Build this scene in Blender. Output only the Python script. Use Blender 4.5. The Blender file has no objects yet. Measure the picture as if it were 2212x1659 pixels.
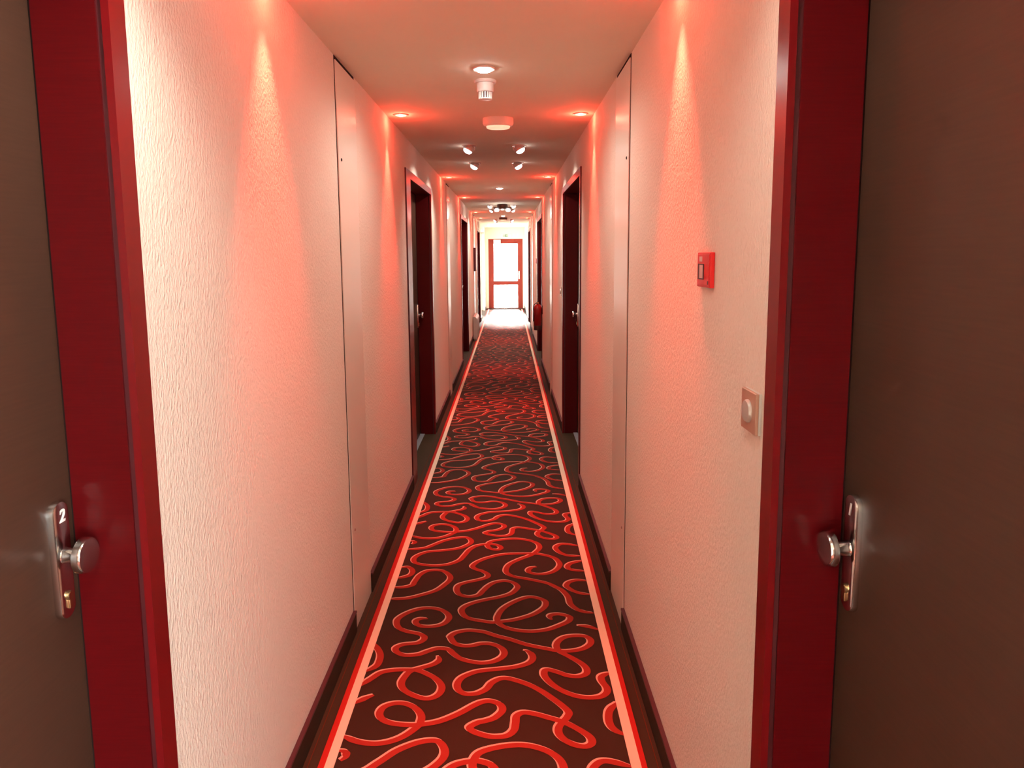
import bpy, bmesh, math, random
from mathutils import Vector, Matrix, Euler
random.seed(4)
C = bpy.context.scene.collection
R = math.radians

# ------------------------------------------------------------------ sizes (metres)
XL, XR, H = -0.651, 0.470, 2.30          # wall faces and ceiling
Y0, Y1 = -3.6, 20.0                      # back wall, end wall
DOORS = [(-0.25, 1.247), (4.553, 6.04), (9.80, 11.32), (14.86, 16.30)]   # outer faces of the casings
DTOP = 2.10
CAS = 0.05                               # casing width
REC = 0.122                              # depth of the door recess
CAMZ = 1.55
P_RED, P_REDF, P_WH, P_NL, P_NR, P_CTR = 150.0, 3.5, 30.0, 28.0, 11.0, 14.0
WORLD, EXPO, SUN = 7.0, 0.38, 90.0
SKY_SIDE = 84.0
CURLS = [
  [(-0.540,3.562), (-0.456,3.577), (-0.408,3.621), (-0.358,3.673), (-0.293,3.709), (-0.238,3.712), (-0.211,3.670), (-0.219,3.624), (-0.269,3.573), (-0.347,3.546), (-0.425,3.532), (-0.473,3.495), (-0.494,3.447), (-0.481,3.400), (-0.432,3.373), (-0.368,3.363), (-0.307,3.379), (-0.259,3.424), (-0.237,3.484), (-0.215,3.552), (-0.177,3.603), (-0.122,3.621), (-0.090,3.617), (-0.060,3.600), (-0.049,3.571), (-0.064,3.549), (-0.096,3.556), (-0.117,3.585), (-0.119,3.621), (-0.096,3.661), (-0.022,3.686), (0.046,3.688), (0.109,3.663), (0.148,3.622), (0.156,3.570), (0.136,3.520), (0.103,3.474), (0.042,3.424), (-0.004,3.372), (-0.021,3.316), (-0.016,3.272), (0.018,3.234), (0.075,3.211), (0.134,3.184), (0.181,3.157), (0.214,3.121), (0.239,3.089), (0.261,3.027), (0.266,2.962), (0.292,2.912), (0.326,2.889), (0.358,2.881)],
  [(0.131,3.341), (0.103,3.330), (0.088,3.303), (0.097,3.275), (0.138,3.258), (0.187,3.268), (0.226,3.305), (0.247,3.356), (0.243,3.402), (0.223,3.444), (0.173,3.479), (0.122,3.495), (0.030,3.497), (-0.048,3.486), (-0.112,3.451), (-0.132,3.437), (-0.169,3.399), (-0.189,3.353), (-0.170,3.319), (-0.132,3.291), (-0.109,3.257), (-0.117,3.226), (-0.160,3.200), (-0.209,3.178), (-0.244,3.150), (-0.250,3.104), (-0.232,3.058), (-0.191,3.038), (-0.148,3.051), (-0.126,3.096), (-0.103,3.142), (-0.072,3.177), (-0.027,3.191), (0.012,3.172), (0.032,3.139), (0.029,3.110), (0.003,3.065), (-0.045,3.033), (-0.111,3.007), (-0.164,2.981), (-0.201,2.950), (-0.215,2.914), (-0.201,2.869), (-0.170,2.839), (-0.119,2.821), (-0.080,2.810), (-0.031,2.817), (0.019,2.830), (0.083,2.863), (0.122,2.898), (0.150,2.938), (0.157,2.980), (0.140,3.007), (0.101,3.027), (0.061,3.020), (0.008,2.978), (-0.034,2.926), (-0.054,2.871), (-0.058,2.832), (-0.048,2.798), (-0.018,2.765), (0.030,2.743), (0.091,2.735), (0.152,2.748), (0.203,2.779), (0.243,2.812), (0.254,2.841), (0.244,2.858), (0.210,2.873), (0.179,2.869), (0.167,2.852), (0.174,2.827)],
  [(-0.356,2.847), (-0.383,2.847), (-0.402,2.833), (-0.401,2.809), (-0.376,2.785), (-0.326,2.782), (-0.284,2.802), (-0.265,2.845), (-0.274,2.885), (-0.308,2.921), (-0.356,2.937), (-0.406,2.928), (-0.453,2.893), (-0.482,2.849), (-0.483,2.811), (-0.467,2.773), (-0.431,2.745), (-0.381,2.726), (-0.357,2.707), (-0.352,2.692), (-0.356,2.675), (-0.378,2.655), (-0.430,2.646), (-0.456,2.623), (-0.449,2.594), (-0.414,2.570), (-0.362,2.574), (-0.325,2.597), (-0.288,2.615), (-0.247,2.607), (-0.224,2.576), (-0.190,2.539), (-0.137,2.516), (-0.096,2.513), (-0.063,2.524), (-0.035,2.550), (-0.026,2.582), (-0.040,2.616), (-0.078,2.643), (-0.119,2.646), (-0.156,2.632), (-0.196,2.633), (-0.227,2.653), (-0.243,2.687), (-0.246,2.705), (-0.224,2.732), (-0.177,2.747), (-0.128,2.739), (-0.103,2.730), (-0.054,2.700), (-0.006,2.677), (0.069,2.633), (0.147,2.603), (0.181,2.591), (0.225,2.587), (0.279,2.601), (0.314,2.633), (0.321,2.668), (0.302,2.693), (0.262,2.699), (0.220,2.689), (0.191,2.660), (0.180,2.621), (0.193,2.583), (0.234,2.541), (0.269,2.500), (0.283,2.466), (0.277,2.436), (0.248,2.420), (0.211,2.425), (0.176,2.446), (0.139,2.464), (0.124,2.455), (0.124,2.422), (0.146,2.377), (0.180,2.337), (0.225,2.306), (0.271,2.294), (0.314,2.300), (0.338,2.323), (0.342,2.350), (0.330,2.390), (0.332,2.418), (0.356,2.435), (0.374,2.439)],
  [(0.052,2.595), (0.067,2.588), (0.082,2.562), (0.081,2.530), (0.060,2.504), (0.014,2.483), (-0.049,2.471), (-0.112,2.461), (-0.147,2.447), (-0.182,2.419), (-0.196,2.382), (-0.189,2.347), (-0.164,2.323), (-0.128,2.323), (-0.107,2.334), (-0.088,2.353), (-0.070,2.388), (-0.036,2.412), (0.001,2.407), (0.061,2.374), (0.108,2.334), (0.148,2.287), (0.177,2.249), (0.194,2.217), (0.188,2.194), (0.173,2.171), (0.155,2.141), (0.154,2.108), (0.173,2.076), (0.205,2.054), (0.235,2.049), (0.255,2.064), (0.252,2.092), (0.224,2.125), (0.178,2.163), (0.129,2.187), (0.079,2.209), (0.041,2.217), (0.017,2.200), (0.013,2.166), (0.007,2.128), (-0.015,2.103), (-0.051,2.097), (-0.083,2.103), (-0.124,2.123), (-0.138,2.145), (-0.113,2.168), (-0.085,2.177), (-0.056,2.193), (-0.032,2.228), (-0.039,2.261), (-0.073,2.280), (-0.102,2.276), (-0.130,2.258), (-0.179,2.215), (-0.239,2.177), (-0.300,2.161), (-0.350,2.160), (-0.402,2.170), (-0.436,2.192), (-0.449,2.223), (-0.439,2.255), (-0.406,2.273), (-0.366,2.270), (-0.329,2.245), (-0.306,2.209), (-0.304,2.174), (-0.316,2.144), (-0.354,2.101), (-0.398,2.077), (-0.445,2.071), (-0.496,2.082), (-0.550,2.110)],
  [(-0.548,2.376), (-0.515,2.420), (-0.485,2.457), (-0.437,2.471), (-0.387,2.472), (-0.349,2.467), (-0.308,2.441), (-0.272,2.408), (-0.251,2.367), (-0.255,2.328), (-0.276,2.304), (-0.308,2.299), (-0.354,2.322), (-0.387,2.354), (-0.400,2.390), (-0.393,2.430), (-0.376,2.464), (-0.338,2.484), (-0.297,2.506), (-0.277,2.532), (-0.282,2.561)],
  [(-0.550,2.658), (-0.513,2.586), (-0.506,2.531), (-0.514,2.496), (-0.546,2.464)],
  [(-0.552,2.273), (-0.516,2.302), (-0.487,2.322)],
  [(-0.547,2.043), (-0.523,2.035), (-0.516,2.014), (-0.529,1.997)],
  [(-0.549,3.344), (-0.510,3.349), (-0.484,3.314), (-0.484,3.270), (-0.507,3.244), (-0.551,3.226)],
  [(-0.553,3.133), (-0.501,3.135), (-0.464,3.155), (-0.458,3.185), (-0.451,3.222), (-0.441,3.261), (-0.412,3.302), (-0.363,3.312), (-0.324,3.295), (-0.294,3.250), (-0.290,3.208), (-0.308,3.162), (-0.346,3.100), (-0.409,3.056), (-0.472,3.027), (-0.550,3.020)],
  [(0.364,3.591), (0.288,3.616), (0.251,3.594), (0.241,3.555), (0.261,3.504), (0.302,3.467), (0.364,3.461)],
  [(0.366,3.406), (0.307,3.378), (0.284,3.338), (0.301,3.304), (0.366,3.286)],
  [(0.364,3.185), (0.315,3.191), (0.277,3.171), (0.262,3.135), (0.273,3.108), (0.292,3.082), (0.323,3.059), (0.367,3.047)],
  [(0.281,2.778), (0.325,2.768), (0.363,2.744)],
  [(0.367,2.267), (0.334,2.223), (0.324,2.168), (0.335,2.127), (0.370,2.098)],
]

# ------------------------------------------------------------------ materials
def nodes(name):
    m = bpy.data.materials.new(name); m.use_nodes = True
    nt = m.node_tree
    return m, nt, nt.nodes['Principled BSDF']

def plain(name, col, rough=0.5, metal=0.0, spec=0.5, coat=0.0, noise=0.0, nscale=30.0, stretch=(1, 1, 1), bump=0.0, bscale=200.0, bdist=0.001):
    m, nt, b = nodes(name)
    b.inputs['Base Color'].default_value = (*col, 1)
    b.inputs['Roughness'].default_value = rough
    b.inputs['Metallic'].default_value = metal
    b.inputs['Specular IOR Level'].default_value = spec
    b.inputs['Coat Weight'].default_value = coat
    tc = nt.nodes.new('ShaderNodeTexCoord')
    mp = nt.nodes.new('ShaderNodeMapping'); mp.inputs['Scale'].default_value = stretch
    nt.links.new(tc.outputs['Object'], mp.inputs['Vector'])
    if noise:
        n = nt.nodes.new('ShaderNodeTexNoise'); n.inputs['Scale'].default_value = nscale; n.inputs['Detail'].default_value = 4
        nt.links.new(mp.outputs['Vector'], n.inputs['Vector'])
        mx = nt.nodes.new('ShaderNodeMix'); mx.data_type = 'RGBA'
        mx.inputs['A'].default_value = (*[c * (1 - noise) for c in col], 1)
        mx.inputs['B'].default_value = (*[min(1, c * (1 + noise)) for c in col], 1)
        nt.links.new(n.outputs['Fac'], mx.inputs['Factor'])
        nt.links.new(mx.outputs['Result'], b.inputs['Base Color'])
    if bump:
        n2 = nt.nodes.new('ShaderNodeTexNoise'); n2.inputs['Scale'].default_value = bscale; n2.inputs['Detail'].default_value = 3
        nt.links.new(mp.outputs['Vector'], n2.inputs['Vector'])
        bp = nt.nodes.new('ShaderNodeBump'); bp.inputs['Strength'].default_value = bump; bp.inputs['Distance'].default_value = bdist
        nt.links.new(n2.outputs['Fac'], bp.inputs['Height'])
        nt.links.new(bp.outputs['Normal'], b.inputs['Normal'])
    return m

def glow(name, col, strength):
    m, nt, b = nodes(name)
    b.inputs['Base Color'].default_value = (*[min(1, c) for c in col], 1)
    b.inputs['Emission Color'].default_value = (*col, 1)
    b.inputs['Emission Strength'].default_value = strength
    return m

def glass(name):
    m, nt, b = nodes(name)
    out = nt.nodes['Material Output']
    tr = nt.nodes.new('ShaderNodeBsdfTransparent'); gl = nt.nodes.new('ShaderNodeBsdfGlossy')
    gl.inputs['Roughness'].default_value = 0.02
    mx = nt.nodes.new('ShaderNodeMixShader'); mx.inputs[0].default_value = 0.06
    nt.links.new(tr.outputs[0], mx.inputs[1]); nt.links.new(gl.outputs[0], mx.inputs[2])
    nt.links.new(mx.outputs[0], out.inputs['Surface'])
    return m

M = {}
M['wall'] = plain('rough_cream_wallcovering', (0.80, 0.72, 0.62), 0.75, spec=0.35, bump=1.0, bscale=170, bdist=0.0045, stretch=(1, 1, 0.55))
M['ceiling'] = plain('ceiling_paint', (0.80, 0.71, 0.58), 0.85, spec=0.2, noise=0.03, nscale=6)
M['panel'] = plain('satin_panel_paint', (0.78, 0.70, 0.60), 0.28, spec=0.5)
M['dark_gap'] = plain('dark_joint', (0.02, 0.012, 0.01), 0.9, spec=0.1)
M['jamb'] = plain('dark_red_lacquer', (0.072, 0.0020, 0.0030), 0.36, spec=0.12, noise=0.22, nscale=14, stretch=(1, 1, 26))
M['casing'] = plain('red_gloss_casing', (0.13, 0.0035, 0.005), 0.28, spec=0.28)
M['casing_edge'] = plain('dark_red_edge', (0.05, 0.003, 0.006), 0.5)
M['leaf'] = plain('brown_door_laminate', (0.052, 0.024, 0.015), 0.36, spec=0.22, noise=0.18, nscale=10, stretch=(1, 1, 22))
M['chrome'] = plain('brushed_chrome', (0.72, 0.72, 0.70), 0.16, metal=1.0)
M['brass'] = plain('worn_brass', (0.62, 0.48, 0.26), 0.25, metal=1.0)
M['white_mark'] = plain('white_numeral_paint', (0.9, 0.9, 0.88), 0.5)
M['alu'] = plain('threshold_aluminium', (0.62, 0.66, 0.72), 0.35, metal=0.7)
M['border'] = plain('dark_brown_carpet_border', (0.036, 0.020, 0.0075), 0.82, spec=0.24, noise=0.25, nscale=420, bump=0.5, bscale=700)
M['ground'] = plain('dark_brown_carpet', (0.032, 0.0115, 0.0045), 0.82, spec=0.22, noise=0.25, nscale=420, bump=0.5, bscale=700)
M['seam'] = plain('carpet_seam', (0.13, 0.025, 0.012), 0.95, spec=0.05)
M['red_yarn'] = plain('red_carpet_yarn', (0.40, 0.018, 0.012), 0.9, spec=0.14, noise=0.12, nscale=500, bump=0.4, bscale=700)
M['curl_red'] = plain('brick_red_carpet_curl', (0.30, 0.026, 0.016), 0.9, spec=0.14, noise=0.15, nscale=500, bump=0.4, bscale=700)
M['cream_yarn'] = plain('cream_carpet_yarn', (0.80, 0.62, 0.46), 0.95, spec=0.1, noise=0.06, nscale=500, bump=0.4, bscale=700)
M['curl_cream'] = plain('cream_curl_edge', (0.66, 0.40, 0.30), 0.95, spec=0.1)
M['skirt'] = plain('dark_brown_skirting', (0.034, 0.017, 0.008), 0.9, spec=0.15, noise=0.2, nscale=300)
M['skirt_edge'] = plain('burgundy_skirting_edge', (0.05, 0.006, 0.010), 0.5)
M['white_plastic'] = plain('white_plastic', (0.82, 0.80, 0.76), 0.35)
M['metal_white'] = plain('white_metal_trim', (0.78, 0.76, 0.72), 0.25, metal=0.3)
M['heater'] = plain('grey_heater_enamel', (0.42, 0.38, 0.34), 0.45)
M['call_red'] = plain('call_point_red', (0.62, 0.010, 0.012), 0.32)
M['call_dark'] = plain('call_point_dark', (0.05, 0.01, 0.01), 0.5)
M['call_glass'] = plain('call_point_pane', (0.60, 0.42, 0.38), 0.3)
M['switch_plate'] = plain('brushed_copper_switch_plate', (0.62, 0.40, 0.30), 0.32, metal=0.55)
M['switch_side'] = plain('switch_frame_grey', (0.62, 0.62, 0.56), 0.4)
M['rocker'] = plain('switch_rocker', (0.55, 0.53, 0.48), 0.35, metal=0.3)
M['ext_red'] = plain('extinguisher_red', (0.17, 0.003, 0.006), 0.25, coat=0.3)
M['black'] = plain('black_plastic', (0.012, 0.010, 0.012), 0.45)
M['door_red'] = plain('end_door_red_paint', (0.16, 0.024, 0.016), 0.7, spec=0.12)
M['dark_brown'] = plain('dark_brown_metal', (0.045, 0.018, 0.012), 0.5)
M['cream_case'] = plain('cream_enamel_case', (0.72, 0.62, 0.48), 0.4)
M['frosted'] = glow('lit_frosted_diffuser', (1.0, 0.86, 0.58), 0.5)
M['case_dark'] = plain('dark_case_side', (0.09, 0.03, 0.05), 0.5)
M['glass'] = glass('clear_glazing')
M['lens_white'] = glow('lit_white_lens', (1.0, 0.98, 0.95), 9)
M['lens_bright'] = glow('lit_bright_lens', (1.0, 0.97, 0.92), 60)
M['lens_red'] = glow('lit_red_lens', (1.0, 0.30, 0.10), 9)
M['exit_white'] = plain('exit_sign_face', (0.55, 0.60, 0.56), 0.5)
M['exit_green'] = glow('exit_sign_green', (0.006, 0.10, 0.032), 0.03)
M['outside'] = plain('pale_paving', (0.75, 0.74, 0.70), 0.9, noise=0.1, nscale=3)

# ------------------------------------------------------------------ mesh helpers
class MB:
    def __init__(self): self.v = []; self.f = []; self.mi = []; self.mats = []; self.sm = []
    def mat(self, m):
        if m not in self.mats: self.mats.append(m)
        return self.mats.index(m)
    def add(self, vs, fs, m, smooth=False, M4=None):
        b = len(self.v); i = self.mat(m)
        for p in vs:
            p = Vector(p)
            self.v.append(tuple(M4 @ p if M4 else p))
        for f in fs:
            self.f.append(tuple(b + k for k in f)); self.mi.append(i); self.sm.append(smooth)
    def box(self, x0, x1, y0, y1, z0, z1, m, M4=None, bev=0.0):
        if bev > 0:
            bm = bmesh.new(); bmesh.ops.create_cube(bm, size=1)
            for v in bm.verts:
                v.co = Vector((x0 + (v.co.x + .5) * (x1 - x0), y0 + (v.co.y + .5) * (y1 - y0), z0 + (v.co.z + .5) * (z1 - z0)))
            bmesh.ops.bevel(bm, geom=list(bm.edges), offset=bev, segments=3, profile=0.6, affect='EDGES')
            bm.verts.index_update()
            self.add([v.co.copy() for v in bm.verts], [[v.index for v in f.verts] for f in bm.faces], m, False, M4); bm.free(); return self
        vs = [(x, y, z) for x in (x0, x1) for y in (y0, y1) for z in (z0, z1)]
        fs = [(0, 1, 3, 2), (4, 6, 7, 5), (0, 4, 5, 1), (2, 3, 7, 6), (0, 2, 6, 4), (1, 5, 7, 3)]
        self.add(vs, fs, m, False, M4); return self
    def lathe(self, prof, m, seg=32, M4=None, smooth=True):
        # prof: list of (radius, height) along local z
        vs = []; fs = []
        for r, z in prof:
            for k in range(seg):
                a = 2 * math.pi * k / seg
                vs.append((r * math.cos(a), r * math.sin(a), z))
        for i in range(len(prof) - 1):
            for k in range(seg):
                k2 = (k + 1) % seg
                fs.append((i * seg + k, i * seg + k2, (i + 1) * seg + k2, (i + 1) * seg + k))
        fs.append(tuple(range(seg - 1, -1, -1))); n = (len(prof) - 1) * seg
        fs.append(tuple(range(n, n + seg)))
        self.add(vs, fs, m, smooth, M4); return self
    def tube(self, pts, r, m, seg=10):
        pts = [Vector(p) for p in pts]; vs = []; fs = []
        for i, p in enumerate(pts):
            t = (pts[min(i + 1, len(pts) - 1)] - pts[max(i - 1, 0)]).normalized()
            u = t.cross(Vector((0, 0, 1)))
            if u.length < 1e-3: u = t.cross(Vector((1, 0, 0)))
            u.normalize(); w = t.cross(u)
            for k in range(seg):
                a = 2 * math.pi * k / seg
                vs.append(p + (u * math.cos(a) + w * math.sin(a)) * r)
        for i in range(len(pts) - 1):
            for k in range(seg):
                k2 = (k + 1) % seg
                fs.append((i * seg + k, i * seg + k2, (i + 1) * seg + k2, (i + 1) * seg + k))
        fs.append(tuple(range(seg - 1, -1, -1))); n = (len(pts) - 1) * seg
        fs.append(tuple(range(n, n + seg)))
        self.add(vs, fs, m, True); return self
    def prism(self, poly, z0, z1, m, M4=None):
        n = len(poly)
        vs = [(x, y, z0) for x, y in poly] + [(x, y, z1) for x, y in poly]
        fs = [tuple(range(n - 1, -1, -1)), tuple(range(n, 2 * n))] + [(i, (i + 1) % n, n + (i + 1) % n, n + i) for i in range(n)]
        self.add(vs, fs, m, False, M4); return self
    def build(self, name, parent=None, loc=None):
        me = bpy.data.meshes.new(name)
        me.from_pydata(self.v, [], self.f)
        for m in self.mats: me.materials.append(m)
        for p, i, s in zip(me.polygons, self.mi, self.sm): p.material_index = i; p.use_smooth = s
        bm = bmesh.new(); bm.from_mesh(me); bmesh.ops.recalc_face_normals(bm, faces=bm.faces) if name not in ('carpet', 'numeral', 'pictogram') else None
        bm.to_mesh(me); bm.free(); me.update()
        o = bpy.data.objects.new(name, me); C.objects.link(o)
        if parent: o.parent = parent
        if loc: o.location = loc
        if any(self.sm) and hasattr(me, 'set_sharp_from_angle'): me.set_sharp_from_angle(angle=R(38))
        return o

def tag(o, label=None, cat=None, group=None, kind=None):
    if label: o['label'] = label
    if cat: o['category'] = cat
    if group: o['group'] = group
    if kind: o['kind'] = kind
    return o
def empty(name, loc=(0, 0, 0), rz=0.0):
    o = bpy.data.objects.new(name, None); C.objects.link(o); o.location = loc; o.rotation_euler = (0, 0, rz); o.empty_display_size = .1
    return o
def kids(o): return [c for c in bpy.data.objects if c.parent == o]
def copy_tree(o, parent=None):
    c = o.copy(); C.objects.link(c); c.parent = parent
    for ch in kids(o): copy_tree(ch, c)
    return c
def struct(o): o['kind'] = 'structure'; return o

# ------------------------------------------------------------------ room shell
struct(MB().box(-3.2, 3.0, Y0 - .2, Y1 + .1, -.12, 0.0, M['border']).build('floor'))
struct(MB().box(-1.0, .82, Y0 - .2, Y1 + .2, H, H + .12, M['ceiling']).build('ceiling'))
WIN = (16.95, 19.65, 0.0, 2.16)           # unseen window added in the left wall to flood the far end
WINB = (-1.75, -.40, .15, 2.20)           # unseen window added behind the camera to light the near-left wall
WT = 0.25
def side_wall(name, x, s):
    b = MB()
    def seg(y0, y1, z0, z1): 
        a, c = sorted((x, x + s * WT)); b.box(a, c, y0, y1, z0, z1, M['wall'])
    y = Y0 - .2
    if s > 0: seg(y, WINB[0], 0, H); seg(WINB[0], WINB[1], 0, WINB[2]); seg(WINB[0], WINB[1], WINB[3], H); y = WINB[1]
    for d0, d1 in DOORS:
        o0, o1 = d0 + .012, d1 - .012
        seg(y, o0, 0, H); seg(o0, o1, DTOP - .012, H); y = o1
    if s < 0: seg(y, WIN[0], 0, H); seg(WIN[0], WIN[1], WIN[3], H); y = WIN[1]
    seg(y, Y1 + .2, 0, H)
    return struct(b.build(name))
side_wall('wall_left', XL, -1); side_wall('wall_right', XR, 1)
struct(MB().box(XL - WT, XR + WT, Y0 - .2, Y0, 0, H, M['wall']).build('wall_back'))
ED = (-.556, .412, 1.985)                 # end door, outer
b = MB()
b.box(XL, ED[0], Y1, Y1 + .2, 0, H, M['wall']); b.box(ED[1], XR, Y1, Y1 + .2, 0, H, M['wall']); b.box(ED[0], ED[1], Y1, Y1 + .2, ED[2], H, M['wall'])
struct(b.build('wall_end'))

# unseen side windows, added to let daylight in
def added_window(name, x, s, win):
    r = empty(name, (x, (win[0] + win[1]) / 2, 0)); struct(r)
    y0, y1, z0, z1 = win; hw = (y1 - y0) / 2; fr = MB(); g = MB()
    a, c = sorted((s * .10, s * .15))
    fr.box(a, c, -hw, -hw + .05, z0, z1, M['white_plastic']); fr.box(a, c, hw - .05, hw, z0, z1, M['white_plastic'])
    fr.box(a, c, -hw + .05, hw - .05, z0, z0 + .06, M['white_plastic']); fr.box(a, c, -hw + .05, hw - .05, z1 - .05, z1, M['white_plastic'])
    fr.box(a, c, -.025, .025, z0 + .06, z1 - .05, M['white_plastic'])
    fr.build('window_frame', r)
    a, c = sorted((s * .122, s * .128))
    g.box(a, c, -hw + .05, -.025, z0 + .06, z1 - .05, M['glass']); g.box(a, c, .025, hw - .05, z0 + .06, z1 - .05, M['glass'])
    g.build('window_pane', r)
added_window('added_window_1', XL, -1, WIN); added_window('added_window_2', XR, 1, WINB)
struct(MB().box(-30, 30, Y1 + .1, Y1 + 40, -.16, -.02, M['outside']).box(-30, -3.2, 8, Y1 + .1, -.16, -.02, M['outside']).box(3.0, 30, -8, Y1 + .1, -.16, -.02, M['outside']).build('ground'))

# skirting, broken at the doors and at the flush panels
PANELS = [(2.757, 3.10), (7.55, 7.90), (13.42, 13.78)]
def skirting(name, x, s):
    b = MB(); y = Y0
    cuts = sorted(DOORS + PANELS)
    for c0, c1 in cuts + ([(WIN[0], WIN[1])] if s < 0 else []):
        a, c = sorted((x, x - s * .012)); b.box(a, c, y, c0, 0, .084, M['skirt'])
        a, c = sorted((x, x - s * .014)); b.box(a, c, y, c0, .084, .092, M['skirt_edge'])
        y = c1
    a, c = sorted((x, x - s * .012)); b.box(a, c, y, Y1, 0, .084, M['skirt'])
    a, c = sorted((x, x - s * .014)); b.box(a, c, y, Y1, .084, .092, M['skirt_edge'])
    struct(b.build(name))
skirting('baseboard_left', XL, -1); skirting('baseboard_right', XR, 1)

# flush duct panels
LBL = ['nearest to the camera', 'past the second doors', 'far along by the last doors']
for k, (p0, p1) in enumerate(PANELS):
    for side, x, s in (('left', XL, -1), ('right', XR, 1)):
        r = empty('access_panel', (x, p0, 0))
        tag(r, 'tall smooth cream panel in the %s wall, %s' % (side, LBL[k]), 'wall panel', 'flush duct panels in the corridor walls')
        L = p1 - p0
        a, c = sorted((0, -s * .005)); MB().box(a, c, .006, L, .0, H - .016, M['panel']).build('panel_face', r)
        a, c = sorted((0, -s * .0015)); g = MB(); g.box(a, c, 0, .006, 0, H - .016, M['dark_gap']); g.box(a, c, 0, L, H - .016, H - .001, M['dark_gap']); g.build('shadow_gap', r)
        for z in (.42, 1.92):
            M4 = Matrix.Translation((-s * .005, .05, z)) @ Matrix.Rotation(-s * math.pi / 2, 4, 'Y')
            MB().lathe([(.006, 0), (.006, .002), (.004, .003)], M['dark_gap'] if z > 1 else M['chrome'], 12, M4).build('lock', r)

# ------------------------------------------------------------------ carpet
def catmull(P, n=9):
    P = [Vector((*p, 0)) for p in P]; out = []
    Q = [P[0] * 2 - P[1]] + P + [P[-1] * 2 - P[-2]]
    for i in range(1, len(Q) - 2):
        for k in range(n):
            t = k / n; a, b_, c, d = Q[i - 1], Q[i], Q[i + 1], Q[i + 2]
            out.append(.5 * ((2 * b_) + (-a + c) * t + (2 * a - 5 * b_ + 4 * c - d) * t * t + (-a + 3 * b_ - 3 * c + d) * t ** 3))
    out.append(P[-1]); return out
PER = 1.632
LW0, LW1, LR = -.572, -.543, -.592
RW0, RW1, RR = .362, .393, .4105
def ribbon(mb, pts, w, m, z, off=(0, 0), dy=0, taper=.035):
    n = len(pts); vs = []; L = [0]
    for i in range(1, n): L.append(L[-1] + (pts[i] - pts[i - 1]).length)
    for i, p in enumerate(pts):
        t = pts[min(i + 1, n - 1)] - pts[max(i - 1, 0)]; t.normalize(); nrm = Vector((-t.y, t.x, 0))
        wl = w * (1 + .16 * abs(t.y) - .10 * abs(t.x))
        e = min(L[i], L[-1] - L[i]); k = min(1, .42 + .58 * e / taper) if e < taper else 1
        for s_ in (1, -1):
            q = p + nrm * (s_ * wl * .5 * k)
            vs.append((min(max(q.x + off[0], LW1 - .01), RW0 + .01), q.y + off[1] + dy, z + .0003 * i / n))
    # quads facing up
    fs = [(2 * i, 2 * i + 1, 2 * i + 3, 2 * i + 2) for i in range(n - 1)]
    mb.add(vs, fs, m)
cb = MB()
CY0, CY1, CZ = Y0, Y1 - .02, .0040
cb.box(LW1, RW0, CY0, CY1, .0002, CZ, M['ground'])
cb.box(LR, LW0, CY0, CY1, .0002, CZ + .0014, M['red_yarn']); cb.box(LW0, LW1, CY0, CY1, .0002, CZ + .0016, M['cream_yarn'])
cb.box(RW0, RW1, CY0, CY1, .0002, CZ + .0016, M['cream_yarn']); cb.box(RW1, RR, CY0, CY1, .0002, CZ + .0014, M['red_yarn'])
smooth = [catmull(c) for c in CURLS]
for k in range(-2, 11):
    sm_ = smooth if k < 4 else [c[::3] + ([c[-1]] if (len(c) - 1) % 3 else []) for c in smooth]
    for j, c in enumerate(sm_):
        if k == 10 and max(p.y for p in c) + PER * k > CY1: continue
        z = CZ + .0003 + .00006 * (j % 5)
        ribbon(cb, c, .0225, M['curl_cream'], z, (-.0056, .0060), PER * k)
        ribbon(cb, c, .0225, M['curl_red'], z + .0007, (.0004, -.0006), PER * k)
carpet = cb.build('carpet')
tag(carpet, 'long dark brown carpet with red curling lines and cream edge stripes down the corridor', 'carpet')
for xx in (-.626, .447):
    pass
sb = MB(); sb.box(-.6255, -.6235, Y0, Y1, .0002, .0016, M['seam']); sb.box(.4435, .4455, Y0, Y1, .0002, .0016, M['seam'])
struct(sb.build('trim_1'))

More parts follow.
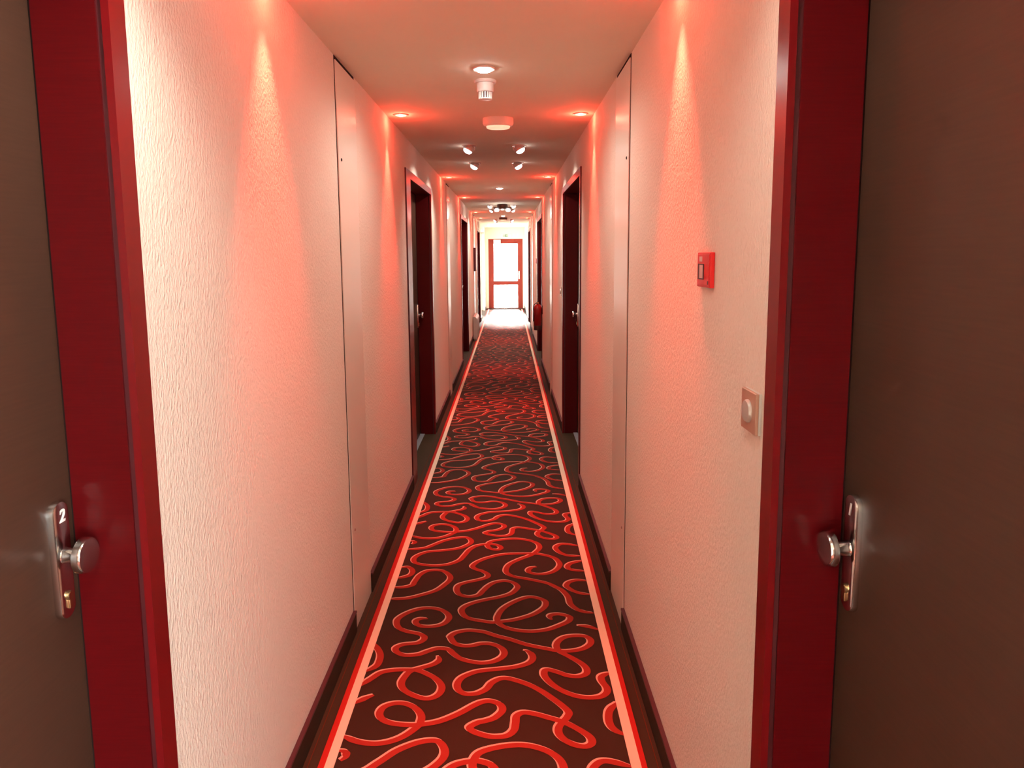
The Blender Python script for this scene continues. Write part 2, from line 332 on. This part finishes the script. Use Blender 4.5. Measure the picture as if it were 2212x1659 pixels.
# ------------------------------------------------------------------ doors
ORD = ['first', 'second', 'third', 'fourth']
def numeral(parent, ch, loc, rot, size=.021):
    cu = bpy.data.curves.new('numeral', 'FONT'); cu.body = ch; cu.size = size * 1.38; cu.extrude = .0004; cu.offset = .0007; cu.align_x = 'CENTER'; cu.align_y = 'CENTER'
    cu.resolution_u = 6; cu.shear = .18
    tmp = bpy.data.objects.new('tmp_numeral', cu); C.objects.link(tmp)
    me = bpy.data.meshes.new_from_object(tmp.evaluated_get(bpy.context.evaluated_depsgraph_get()))
    bpy.data.objects.remove(tmp); me.name = 'numeral'; me.materials.clear(); me.materials.append(M['white_mark'])
    o = bpy.data.objects.new('numeral', me); C.objects.link(o); o.parent = parent; o.location = loc; o.rotation_euler = rot
    return o
def room_door(n, x, s, d0, d1, side, num=None, near_cas=CAS):
    # local: origin at the wall face, s points into the wall
    r = empty('door_%d' % n, (x, d0, 0)); struct(r)
    r['label'] = 'dark red framed brown room door, %s on the %s wall' % (ORD[DOORS.index((d0, d1))], side)
    L = d1 - d0
    def bx(mb, u0, u1, *rest, **k):       # u measured into the wall
        a, c = sorted((s * u0, s * u1)); mb.box(a, c, *rest, **k)
    # casing on the corridor face (flat strips 9 mm proud) with dark outer edges
    cs = MB(); P = .009
    bx(cs, -P, .004, L - CAS, L - .0005, 0, DTOP, M['casing']); bx(cs, -P, .004, .0005, near_cas, 0, DTOP, M['casing'])
    bx(cs, -P, .004, near_cas, L - CAS, DTOP - CAS, DTOP, M['casing'])
    bx(cs, -P - .0004, .003, -.0012, .0030, 0, DTOP + .001, M['casing_edge'])
    cs.build('casing', r)
    jb = MB()                              # reveals with a small step behind the casing
    bx(jb, .004, .0135, L - CAS + .004, L - .013, 0, DTOP - .013, M['casing_edge']); bx(jb, .0135, REC - .004, L - CAS, L - .013, 0, DTOP - .013, M['jamb'])
    bx(jb, .004, .0135, .013, near_cas - .004, 0, DTOP - .013, M['casing_edge']); bx(jb, .0135, REC - .004, .013, near_cas, 0, DTOP - .013, M['jamb'])
    bx(jb, .004, REC - .004, near_cas, L - CAS, DTOP - CAS, DTOP - .013, M['jamb'])
    jb.build('jamb', r)
    st = MB()                              # stop behind the leaf
    bx(st, REC + .046, REC + .06, .02, L - .02, 0, DTOP - .02, M['dark_gap']); bx(st, REC - .004, REC + .046, L - CAS + .010, L - .02, 0, DTOP - .02, M['dark_gap'])
    st.build('frame_rebate', r)
    lf = MB(); y1 = L - CAS + .003; y0 = y1 - .93
    bx(lf, REC, REC + .044, y0, y1, .012, DTOP - CAS, M['leaf'], bev=.0015)
    leaf = lf.build('door_leaf', r)
    sp = MB(); bx(sp, REC, REC + .044, near_cas - .01, y0 - .005, .012, DTOP - CAS, M['leaf']); sp.build('side_panel', r)
    th = MB(); bx(th, REC - .036, REC + .01, near_cas - .01, L - CAS, .0005, .005, M['alu'], bev=.001); th.build('threshold', r)
    # long escutcheon with knob, lock cylinder and, on the first pair, the room number
    py = y1 - .047; pz = 1.036
    poly = []
    hw, hh = .0215, .104
    for k in range(24):
        a = 2 * math.pi * k / 24; poly.append((hw * math.cos(a), (hh - hw) * (1 if math.sin(a) >= 0 else -1) + hw * math.sin(a)))
    Mx = Matrix(((0, 0, -s, 0), (1, 0, 0, 0), (0, 1, 0, 0), (0, 0, 0, 1)))    # local x->Y, y->Z, z-> out of wall
    T = Matrix.Translation((s * REC, py, pz)) @ Mx
    pl = MB(); n_ = 24
    rings = [(1.0, 0), (1.0, .006), (.93, .0105), (.80, .012)]
    vs = [(px * (k if abs(k) else 1) , (pyy - math.copysign(hh - hw, pyy)) * k + math.copysign(hh - hw, pyy), z) for k, z in rings for px, pyy in poly]
    fs = [(i * n_ + j, i * n_ + (j + 1) % n_, (i + 1) * n_ + (j + 1) % n_, (i + 1) * n_ + j) for i in range(3) for j in range(n_)] + [tuple(3 * n_ + j for j in range(n_))]
    pl.add(vs, fs, M['chrome'], True, T); plate = pl.build('handle_plate', r)
    K = Matrix.Translation((s * REC, py, pz + .009)) @ Mx
    kb = MB(); kb.lathe([(.0155, .010), (.013, .014), (.0125, .030), (.016, .036), (.0285, .038), (.0305, .040), (.0305, .050), (.0285, .0535), (.012, .055)], M['chrome'], 36, K); kb.build('knob', plate)
    Lc = Matrix.Translation((s * REC, py, pz - .063)) @ Mx
    lk = MB(); lk.lathe([(.0085, .010), (.0085, .0165), (.0075, .0175)], M['brass'], 20, Lc); lk.box(-.005, .005, -.022, -.006, .010, .0165, M['brass'], Lc, bev=.0015); lk.build('lock_cylinder', plate)
    if num:
        numeral(plate, num, (s * (REC - .0126), py, pz + .078), (math.pi / 2, 0, -s * math.pi / 2), .022)
    return r
n = 0
for i, (d0, d1) in enumerate(DOORS):
    for side, x, s in (('left', XL, -1), ('right', XR, 1)):
        n += 1
        room_door(n, x, s, d0, d1, side, {('left', 0): '2', ('right', 0): '1'}.get((side, i)), .20 if (i == 1 and s < 0) else CAS)

# end door
r = struct(empty('door_9', ((ED[0] + ED[1]) / 2, Y1, 0))); r['label'] = 'red framed glazed exit door at the far end of the corridor'
hw = (ED[1] - ED[0]) / 2
f = MB(); e = .045
f.box(-hw, -hw + e, 0, .07, 0, ED[2], M['door_red']); f.box(hw - e, hw, 0, .07, 0, ED[2], M['door_red']); f.box(-hw + e, hw - e, 0, .07, ED[2] - e, ED[2], M['door_red']); f.build('door_frame', r)
g0, g1 = -.409 - r.location.x, .268 - r.location.x
f = MB(); yb, ye = .012, .058
f.box(-hw + e, g0, yb, ye, .012, ED[2] - e, M['door_red']); f.box(g1, hw - e, yb, ye, .012, ED[2] - e, M['door_red'])
for z0, z1 in ((.012, .045), (.695, .805), (1.857, ED[2] - e)): f.box(g0, g1, yb, ye, z0, z1, M['door_red'])
lf = f.build('door_leaf', r)
f = MB(); f.box(g0, g1, .03, .036, .045, .695, M['glass']); f.box(g0, g1, .03, .036, .805, 1.857, M['glass']); f.build('glazing', lf)
f = MB(); f.box(g1 + .020, g1 + .056, .006, .012, .86, 1.08, M['white_plastic'], bev=.002); f.tube([(g1 + .038, .010, 1.0), (g1 + .038, -.045, 1.0), (g1 + .030, -.055, 1.0), (g1 - .065, -.055, 1.0)], .010, M['white_plastic']); f.build('handle', lf)
f = MB(); f.box(g0 - .0, g0 + .20, -.045, .012, 1.865, 1.965, M['white_plastic'], bev=.006); f.tube([(g0 + .17, -.03, 1.865), (g0 + .10, -.06, 1.862), (g0 + .0, -.03, 1.95)], .006, M['white_plastic']); f.build('door_closer', r)
MB().box(-hw - .06, hw + .06, -.02, 0, 0, .03, M['dark_brown']).build('doorstep', r)

# ------------------------------------------------------------------ lights and ceiling fittings
RED = (1.0, .045, .026)
WHITE = (1.0, .93, .82)
def lamp(name, kind, loc, power, col, radius, parent=None, aim=None, size=150, blend=1.0):
    l = bpy.data.lights.new(name, kind); l.energy = power; l.color = col; l.shadow_soft_size = radius
    if kind == 'SPOT': l.spot_size = R(size); l.spot_blend = blend
    o = bpy.data.objects.new(name, l); C.objects.link(o); o.location = loc
    if aim: o.rotation_euler = Vector(aim).to_track_quat('-Z', 'Y').to_euler()
    if parent: o.parent = parent
    return o
def ring_mb(r0, r1, h):
    return MB().lathe([(r0 * .96, -.0005), (r0, -h * .6), (r0 * 1.03, -h), (r1 * .97, -h), (r1, -h * .5), (r1, .0)], M['metal_white'], 36)
# red wall washers
def red_spot():
    r = empty('red_downlight'); ring = MB()
    ring.lathe([(.040, 0), (.040, -.003), (.037, -.005), (.029, -.005), (.027, -.001)], M['metal_white'], 32)
    ring.build('trim_ring', r)
    MB().lathe([(.0265, -.0005), (.0265, -.0040), (.020, -.0055), (.004, -.006)], M['lens_red'], 28).build('lens', r)
    return r
proto = red_spot()
RY = [-1.35, 1.97, 3.91, 7.0, 9.45, 12.7, 14.75, 18.2]
WHERE = {1: 'ahead of the first panel', 2: 'past the first panel', 3: 'beyond the second pair of doors', 4: 'before the third pair of doors', 5: 'beyond the third pair of doors', 6: 'before the fourth pair of doors'}
first = True
for i, y in enumerate(RY):
    for side, x in (('left', -.571), ('right', .396)):
        o = proto if first else copy_tree(proto); first = False
        o.location = (x, y, H)
        tag(o, 'small red recessed downlight by the %s wall, %s' % (side, WHERE.get(i, 'behind the camera' if i == 0 else 'beside the added end window')), 'downlight', 'red downlights along both walls')
        if i < 7:
            lamp('red_lamp', 'SPOT', (x, y, H - .012), P_RED, RED, .014, aim=(-.05 if side == 'left' else .05, 0, -1), size=52, blend=1.0)
            lamp('red_spill', 'POINT', (x, y, H - .030), P_REDF, RED, .012)
# tilting white spots over the doors
def white_spot():
    r = empty('tilted_spotlight')
    MB().lathe([(.050, 0), (.050, -.003), (.047, -.006), (.038, -.006), (.036, -.001)], M['metal_white'], 32).build('trim_ring', r)
    T = Matrix.Translation((0, 0, -.016)) @ Matrix.Rotation(R(28), 4, 'Y')
    h = MB(); h.lathe([(.026, .022), (.034, .010), (.037, -.006), (.036, -.014), (.032, -.016)], M['metal_white'], 32, T); hd = h.build('tilting_head', r)
    MB().lathe([(.031, -.0155), (.031, -.020), (.027, -.029), (.018, -.035), (.004, -.038)], M['lens_white'], 28, T).build('lens', hd)
    MB().box(.038, .042, -.006, .006, -.030, -.002, M['metal_white']).build('bracket', r)
    return r
proto = white_spot(); first = True
for di, ys in enumerate(([.10, 1.0], [5.02, 5.93], [10.88, 11.88], [15.3, 16.2])):
    for yi, y in enumerate(ys):
        for side, x in (('left', -.267), ('right', .083)):
            o = proto if first else copy_tree(proto); first = False
            o.location = (x, y, H); o.rotation_euler = (0, 0, math.pi if side == 'right' else 0)
            o.rotation_euler = (0, 0, 0 if side == 'left' else math.pi)
            tag(o, '%s white tilting spotlight of the %s row over the %s pair of doors' % (side, ('near', 'far')[yi], ORD[di]), 'spotlight', 'white tilting spotlights in fours over the doors')
            s = -1 if side == 'left' else 1
            if di: lamp('white_lamp', 'SPOT', (x + s * .034, y, H - .062), P_WH, WHITE, .020, aim=(s * .42, 0, -1), size=116, blend=1.0)
            else: lamp('white_lamp', 'SPOT', (x + s * .034, y, H - .062), P_NL if s < 0 else P_NR, WHITE, .020, aim=(s * .42, 0, -1), size=116, blend=1.0)
# plain white downlights on the centre line
def white_down():
    r = empty('white_downlight')
    MB().lathe([(.046, 0), (.046, -.004), (.043, -.007), (.035, -.007), (.033, -.001)], M['metal_white'], 36).build('trim_ring', r)
    MB().lathe([(.0325, -.001), (.0325, -.008), (.026, -.014), (.012, -.017), (.003, -.0175)], M['lens_bright'], 32).build('lens', r)
    return r
proto = white_down(); first = True
for y, w in ((-2.0, 'behind the camera'), (2.965, 'nearest one, in front of the smoke detector'), (8.14, 'between the second and third doors'), (13.9, 'past the third doors')):
    o = proto if first else copy_tree(proto); first = False
    o.location = (-.092, y, H)
    tag(o, 'round white downlight on the ceiling centre line, ' + w, 'downlight', 'white downlights on the ceiling centre line')
    lamp('white_lamp', 'SPOT', (-.092, y, H - .028), P_CTR, WHITE, .025, aim=(0, 0, -1), size=168, blend=.6)

# smoke detector with a ribbed cage
r = empty('smoke_detector', (-.094, 3.175, H)); tag(r, 'white smoke detector with a ribbed cage hanging just past the nearest downlight', 'smoke detector')
MB().lathe([(.049, 0), (.049, -.006), (.045, -.011), (.030, -.012)], M['white_plastic'], 40).build('base_plate', r)
MB().lathe([(.036, -.011), (.037, -.014), (.037, -.044), (.034, -.048), (.026, -.049)], M['white_plastic'], 40).build('body', r)
cg = MB(); cg.lathe([(.021, -.048), (.021, -.074), (.012, -.0755)], M['call_dark'], 24)
for k in range(16):
    a = 2 * math.pi * k / 16
    cg.box(-.0022, .0022, -.003, .003, -.078, -.047, M['white_plastic'], Matrix.Rotation(a, 4, 'Z') @ Matrix.Translation((0, .027, 0)))
cg.lathe([(.0285, -.0755), (.0285, -.079), (.020, -.081)], M['white_plastic'], 32); cg.build('ribbed_cage', r)

# emergency luminaires
def bulkhead(dark=False):
    r = empty('emergency_light'); case = M['dark_brown'] if dark else M['white_plastic']  # dark case colour paints in the backlit silhouette of the far one
    b = MB(); b.lathe([(.082, 0), (.085, -.004), (.085, -.030), (.080, -.040), (.070, -.045)], case, 44, Matrix.Scale(.72, 4, (0, 1, 0))); b.build('case', r)
    MB().lathe([(.066, -.0445), (.064, -.054), (.056, -.058), (.030, -.060)], M['frosted'], 44, Matrix.Scale(.72, 4, (0, 1, 0))).build('diffuser', r)
    return r
o = bulkhead(); o.location = (-.050, 4.02, H); tag(o, 'rounded ceiling emergency light with a pale diffuser, before the second doors', 'emergency light')
o = bulkhead(True); o.location = (-.095, 14.6, H); tag(o, 'small emergency light coloured dark as in silhouette, on the ceiling near the added far window', 'emergency light')
# twin spot fitting with a dark body
r = empty('twin_ceiling_light', (-.080, 10.72, H)); tag(r, 'dark brown ceiling light with a round body and two white lamps on arms', 'ceiling light')
MB().lathe([(.060, 0), (.078, -.006), (.082, -.045), (.070, -.075), (.04, -.092), (.01, -.096)], M['dark_brown'], 36).build('body', r)
for s in (-1, 1):
    a = MB().box(min(s * .06, s * .135), max(s * .06, s * .135), -.016, .016, -.068, -.044, M['dark_brown'], bev=.004).build('arm', r)
    MB().lathe([(.012, .022), (.026, .012), (.034, -.006), (.030, -.020), (.012, -.028)], M['lens_white'], 28, Matrix.Translation((s * .085, -.01, -.086))).build('lamp_globe', a)
lamp('white_lamp', 'POINT', (-.080, 10.70, H - .16), P_CTR * .2, WHITE, .03)

# ------------------------------------------------------------------ things on the walls
def call_point(loc):
    r = empty('fire_call_point', loc)      # local: -x is out of the right wall, y along the corridor
    MB().box(-.011, 0, -.054, .054, -.041, .041, M['call_red'], bev=.0025).build('housing', r)
    MB().box(-0.0122, -0.0108, -.049, .049, -.035, .036, M['call_red'], bev=.0005).build('front_plate', r)
    w = MB(); w.box(-0.0138, -0.0120, -.008, .040, -.023, .014, M['call_dark']); w.build('window_frame', r)
    MB().box(-0.0144, -0.0137, -.004, .024, -.020, .011, M['call_glass']).build('break_glass', r)
    MB().box(-0.0128, -0.0120, .008, .032, .019, .031, M['call_glass']).build('pictogram_field', r)
    MB().box(-0.0128, -0.0120, -.046, -.038, -.033, -.025, M['call_dark']).build('keyhole', r)
    return r
o = call_point((XR, 1.660, 1.511)); tag(o, 'red fire alarm call point with a small glass window, on the right wall', 'fire alarm')
o = call_point((XR, 11.75, 1.44)); tag(o, 'small dark red call point on the right wall beyond the third doors', 'fire alarm')
def switch(loc):
    r = empty('light_switch', loc)
    MB().box(-.005, 0, -.040, .040, -.040, .040, M['switch_side'], bev=.0015).build('back_frame', r)
    MB().box(-.0115, -.005, -.0395, .0395, -.0395, .0395, M['switch_plate'], bev=.002).build('cover_plate', r)
    T = Matrix.Translation((-.0112, .0, 0)) @ Matrix.Rotation(-math.pi / 2, 4, 'Y')
    MB().lathe([(.0225, 0), (.0225, .003), (.020, .0065), (.006, .0075)], M['rocker'], 36, T).build('round_button', r)
    return r
o = switch((XR, 1.322, 1.249)); tag(o, 'square copper light switch with a round button, on the right wall beside the nearest door', 'light switch')
o = switch((XR, 6.20, 1.225)); tag(o, 'light switch seen edge-on, on the right wall just past the second door', 'light switch')

# fire extinguisher
r = empty('fire_extinguisher', (.404, 9.68, .51)); tag(r, 'dark red fire extinguisher with black base hung on the right wall', 'fire extinguisher')
MB().lathe([(.050, .055), (.055, .062), (.055, .30), (.050, .325), (.036, .345), (.018, .356), (.016, .365)], M['ext_red'], 36).build('cylinder', r)
MB().lathe([(.050, 0), (.0565, .004), (.0565, .062), (.0545, .066)], M['black'], 36).build('base', r)
v = MB(); v.lathe([(.014, .362), (.014, .385), (.010, .392)], M['brass'], 20); v.box(-.008, .008, -.060, .012, .384, .392, M['black'], Matrix.Rotation(R(-6), 4, 'X'), bev=.002); v.box(-.006, .006, -.055, .008, .368, .374, M['black']); v.build('valve', r)
MB().tube([(-.012, -.006, .376), (-.045, -.012, .360), (-.060, -.014, .31), (-.061, -.010, .20), (-.060, -.006, .12)], .006, M['black']).build('hose', r)
MB().box(.054, .0655, -.02, .02, .22, .34, M['black']).build('wall_mount', r)

# heater and wall case on the left
r = empty('wall_heater', (XL, 13.05, 0)); tag(r, 'low grey ribbed heater against the left wall past the third door', 'heater')
hb = MB(); hb.prism([(.0145, .04), (.085, .04), (.085, .40), (.05, .44), (.0145, .44)], -.42, .42, M['heater'], Matrix(((1, 0, 0, 0), (0, 0, 1, 0), (0, 1, 0, 0), (0, 0, 0, 1)))); hb.build('casing', r)
g = MB()
for k in range(14): g.box(.085, .089, -.39 + k * .06, -.36 + k * .06, .07, .38, M['heater'])
g.build('front_ribs', r)
MB().box(.02, .08, -.40, -.38, 0.0045, .04, M['heater']).build('foot', r); MB().box(.02, .08, .38, .40, 0.0045, .04, M['heater']).build('foot', r)
r = empty('wall_case', (XL, 13.35, 1.24)); tag(r, 'upright shallow wall case with dark sides on the left wall above the heater', 'wall case')
MB().box(0, .042, -.02, .28, 0, .44, M['case_dark'], bev=.004).build('case', r); MB().box(.042, .046, -.01, .27, .012, .428, M['cream_case'], bev=.001).build('front_panel', r)

# exit sign over the end door
r = empty('exit_sign', (-.045, Y1, 2.070)); tag(r, 'small lit white and green emergency exit sign above the end door', 'exit sign')
MB().box(-.13, .13, -.035, 0, -.048, .048, M['white_plastic'], bev=.004).build('housing', r)
MB().box(-.122, .122, -.038, -.035, -.041, .041, M['exit_white']).build('lit_face', r)
p = MB()
def poly(pts, m, Z): p.add([(x, Z, z) for x, z in pts], [tuple(range(len(pts)))], m)
poly([(-.094, -.034), (-.080, -.034), (-.080, .034), (-.094, .034)], M['exit_green'], -.0392)
poly([(-.046, -.036), (.042, -.036), (.042, .036), (-.046, .036)], M['exit_green'], -.0392)
W_ = M['exit_white']
poly([(.022, -.028), (.036, -.028), (.036, .028), (.022, .028)], W_, -.0396)
poly([(-.010, .017), (-.002, .017), (-.002, .026), (-.010, .026)], W_, -.0396)
poly([(-.022, .012), (.004, .014), (.015, .001), (.010, -.003), (.001, .006), (-.003, -.006), (.008, -.014), (.004, -.031), (-.003, -.031), (-.001, -.017), (-.012, -.010), (-.020, -.024), (-.032, -.022), (-.031, -.017), (-.024, -.016), (-.013, .004), (-.020, .004)], W_, -.0396)
p.build('pictogram', r)

# ------------------------------------------------------------------ daylight
w = bpy.data.worlds.new('World'); bpy.context.scene.world = w; w.use_nodes = True
bg = w.node_tree.nodes['Background']; bg.inputs[0].default_value = (1.0, .985, .95, 1); bg.inputs[1].default_value = WORLD
# sky made brighter on the side the added rear window faces
wt = w.node_tree; tc = wt.nodes.new('ShaderNodeTexCoord'); sx = wt.nodes.new('ShaderNodeSeparateXYZ'); mr = wt.nodes.new('ShaderNodeMapRange')
mr.inputs['From Min'].default_value = .15; mr.inputs['From Max'].default_value = .95; mr.inputs['To Min'].default_value = WORLD; mr.inputs['To Max'].default_value = SKY_SIDE
wt.links.new(tc.outputs['Generated'], sx.inputs[0]); wt.links.new(sx.outputs['X'], mr.inputs['Value']); wt.links.new(mr.outputs[0], bg.inputs[1])
def portal(name, loc, rot, sx, sy):
    l = bpy.data.lights.new(name, 'AREA'); l.shape = 'RECTANGLE'; l.size = sx; l.size_y = sy; l.cycles.is_portal = True
    o = bpy.data.objects.new(name, l); C.objects.link(o); o.location = loc; o.rotation_euler = rot
portal('daylight_portal', (XL - .2, (WIN[0] + WIN[1]) / 2, 1.08), (0, -math.pi / 2, 0), 2.15, 2.68)
portal('daylight_portal', (XR + .2, (WINB[0] + WINB[1]) / 2, (WINB[2] + WINB[3]) / 2), (0, math.pi / 2, 0), 2.04, 1.34)
portal('daylight_portal', ((ED[0] + ED[1]) / 2, Y1 + .12, 1.0), (math.pi / 2 * -1, 0, 0), .7, 1.9)

su = lamp('sun', 'SUN', (0, 24, 6), SUN, (1, .96, .88), .1, aim=(.02, -1, -.47)); su.data.angle = R(14)
# ------------------------------------------------------------------ camera
cam = bpy.data.cameras.new('Camera'); cam.sensor_width = 36; cam.lens = 1520.0 / 2212 * 36; cam.shift_y = (738.33 - 829.5) / 2212; cam.clip_start = .05
co = bpy.data.objects.new('Camera', cam); C.objects.link(co)
p_, y_, r_ = .12352, .004628, -.006997
cp, sp_, cy, sy, cr, sr = math.cos(p_), math.sin(p_), math.cos(y_), math.sin(y_), math.cos(r_), math.sin(r_)
fw = Vector((sy * cp, cy * cp, -sp_)); rt = Vector((cy, -sy, 0)); up = rt.cross(fw)
r2 = rt * cr + up * sr; u2 = up * cr - rt * sr
mt = Matrix((r2, u2, -fw)).transposed().to_4x4(); mt.translation = (0, 0, CAMZ)
co.matrix_world = mt
sc = bpy.context.scene; sc.camera = co
sc.view_settings.view_transform = 'Standard'; sc.view_settings.look = 'None'; sc.view_settings.exposure = EXPO; sc.view_settings.gamma = 1
sc.cycles.use_denoising = True
sc.cycles.max_bounces = 10; sc.cycles.diffuse_bounces = 5; sc.cycles.sample_clamp_indirect = 6.0
sc.cycles.caustics_reflective = False; sc.cycles.caustics_refractive = False
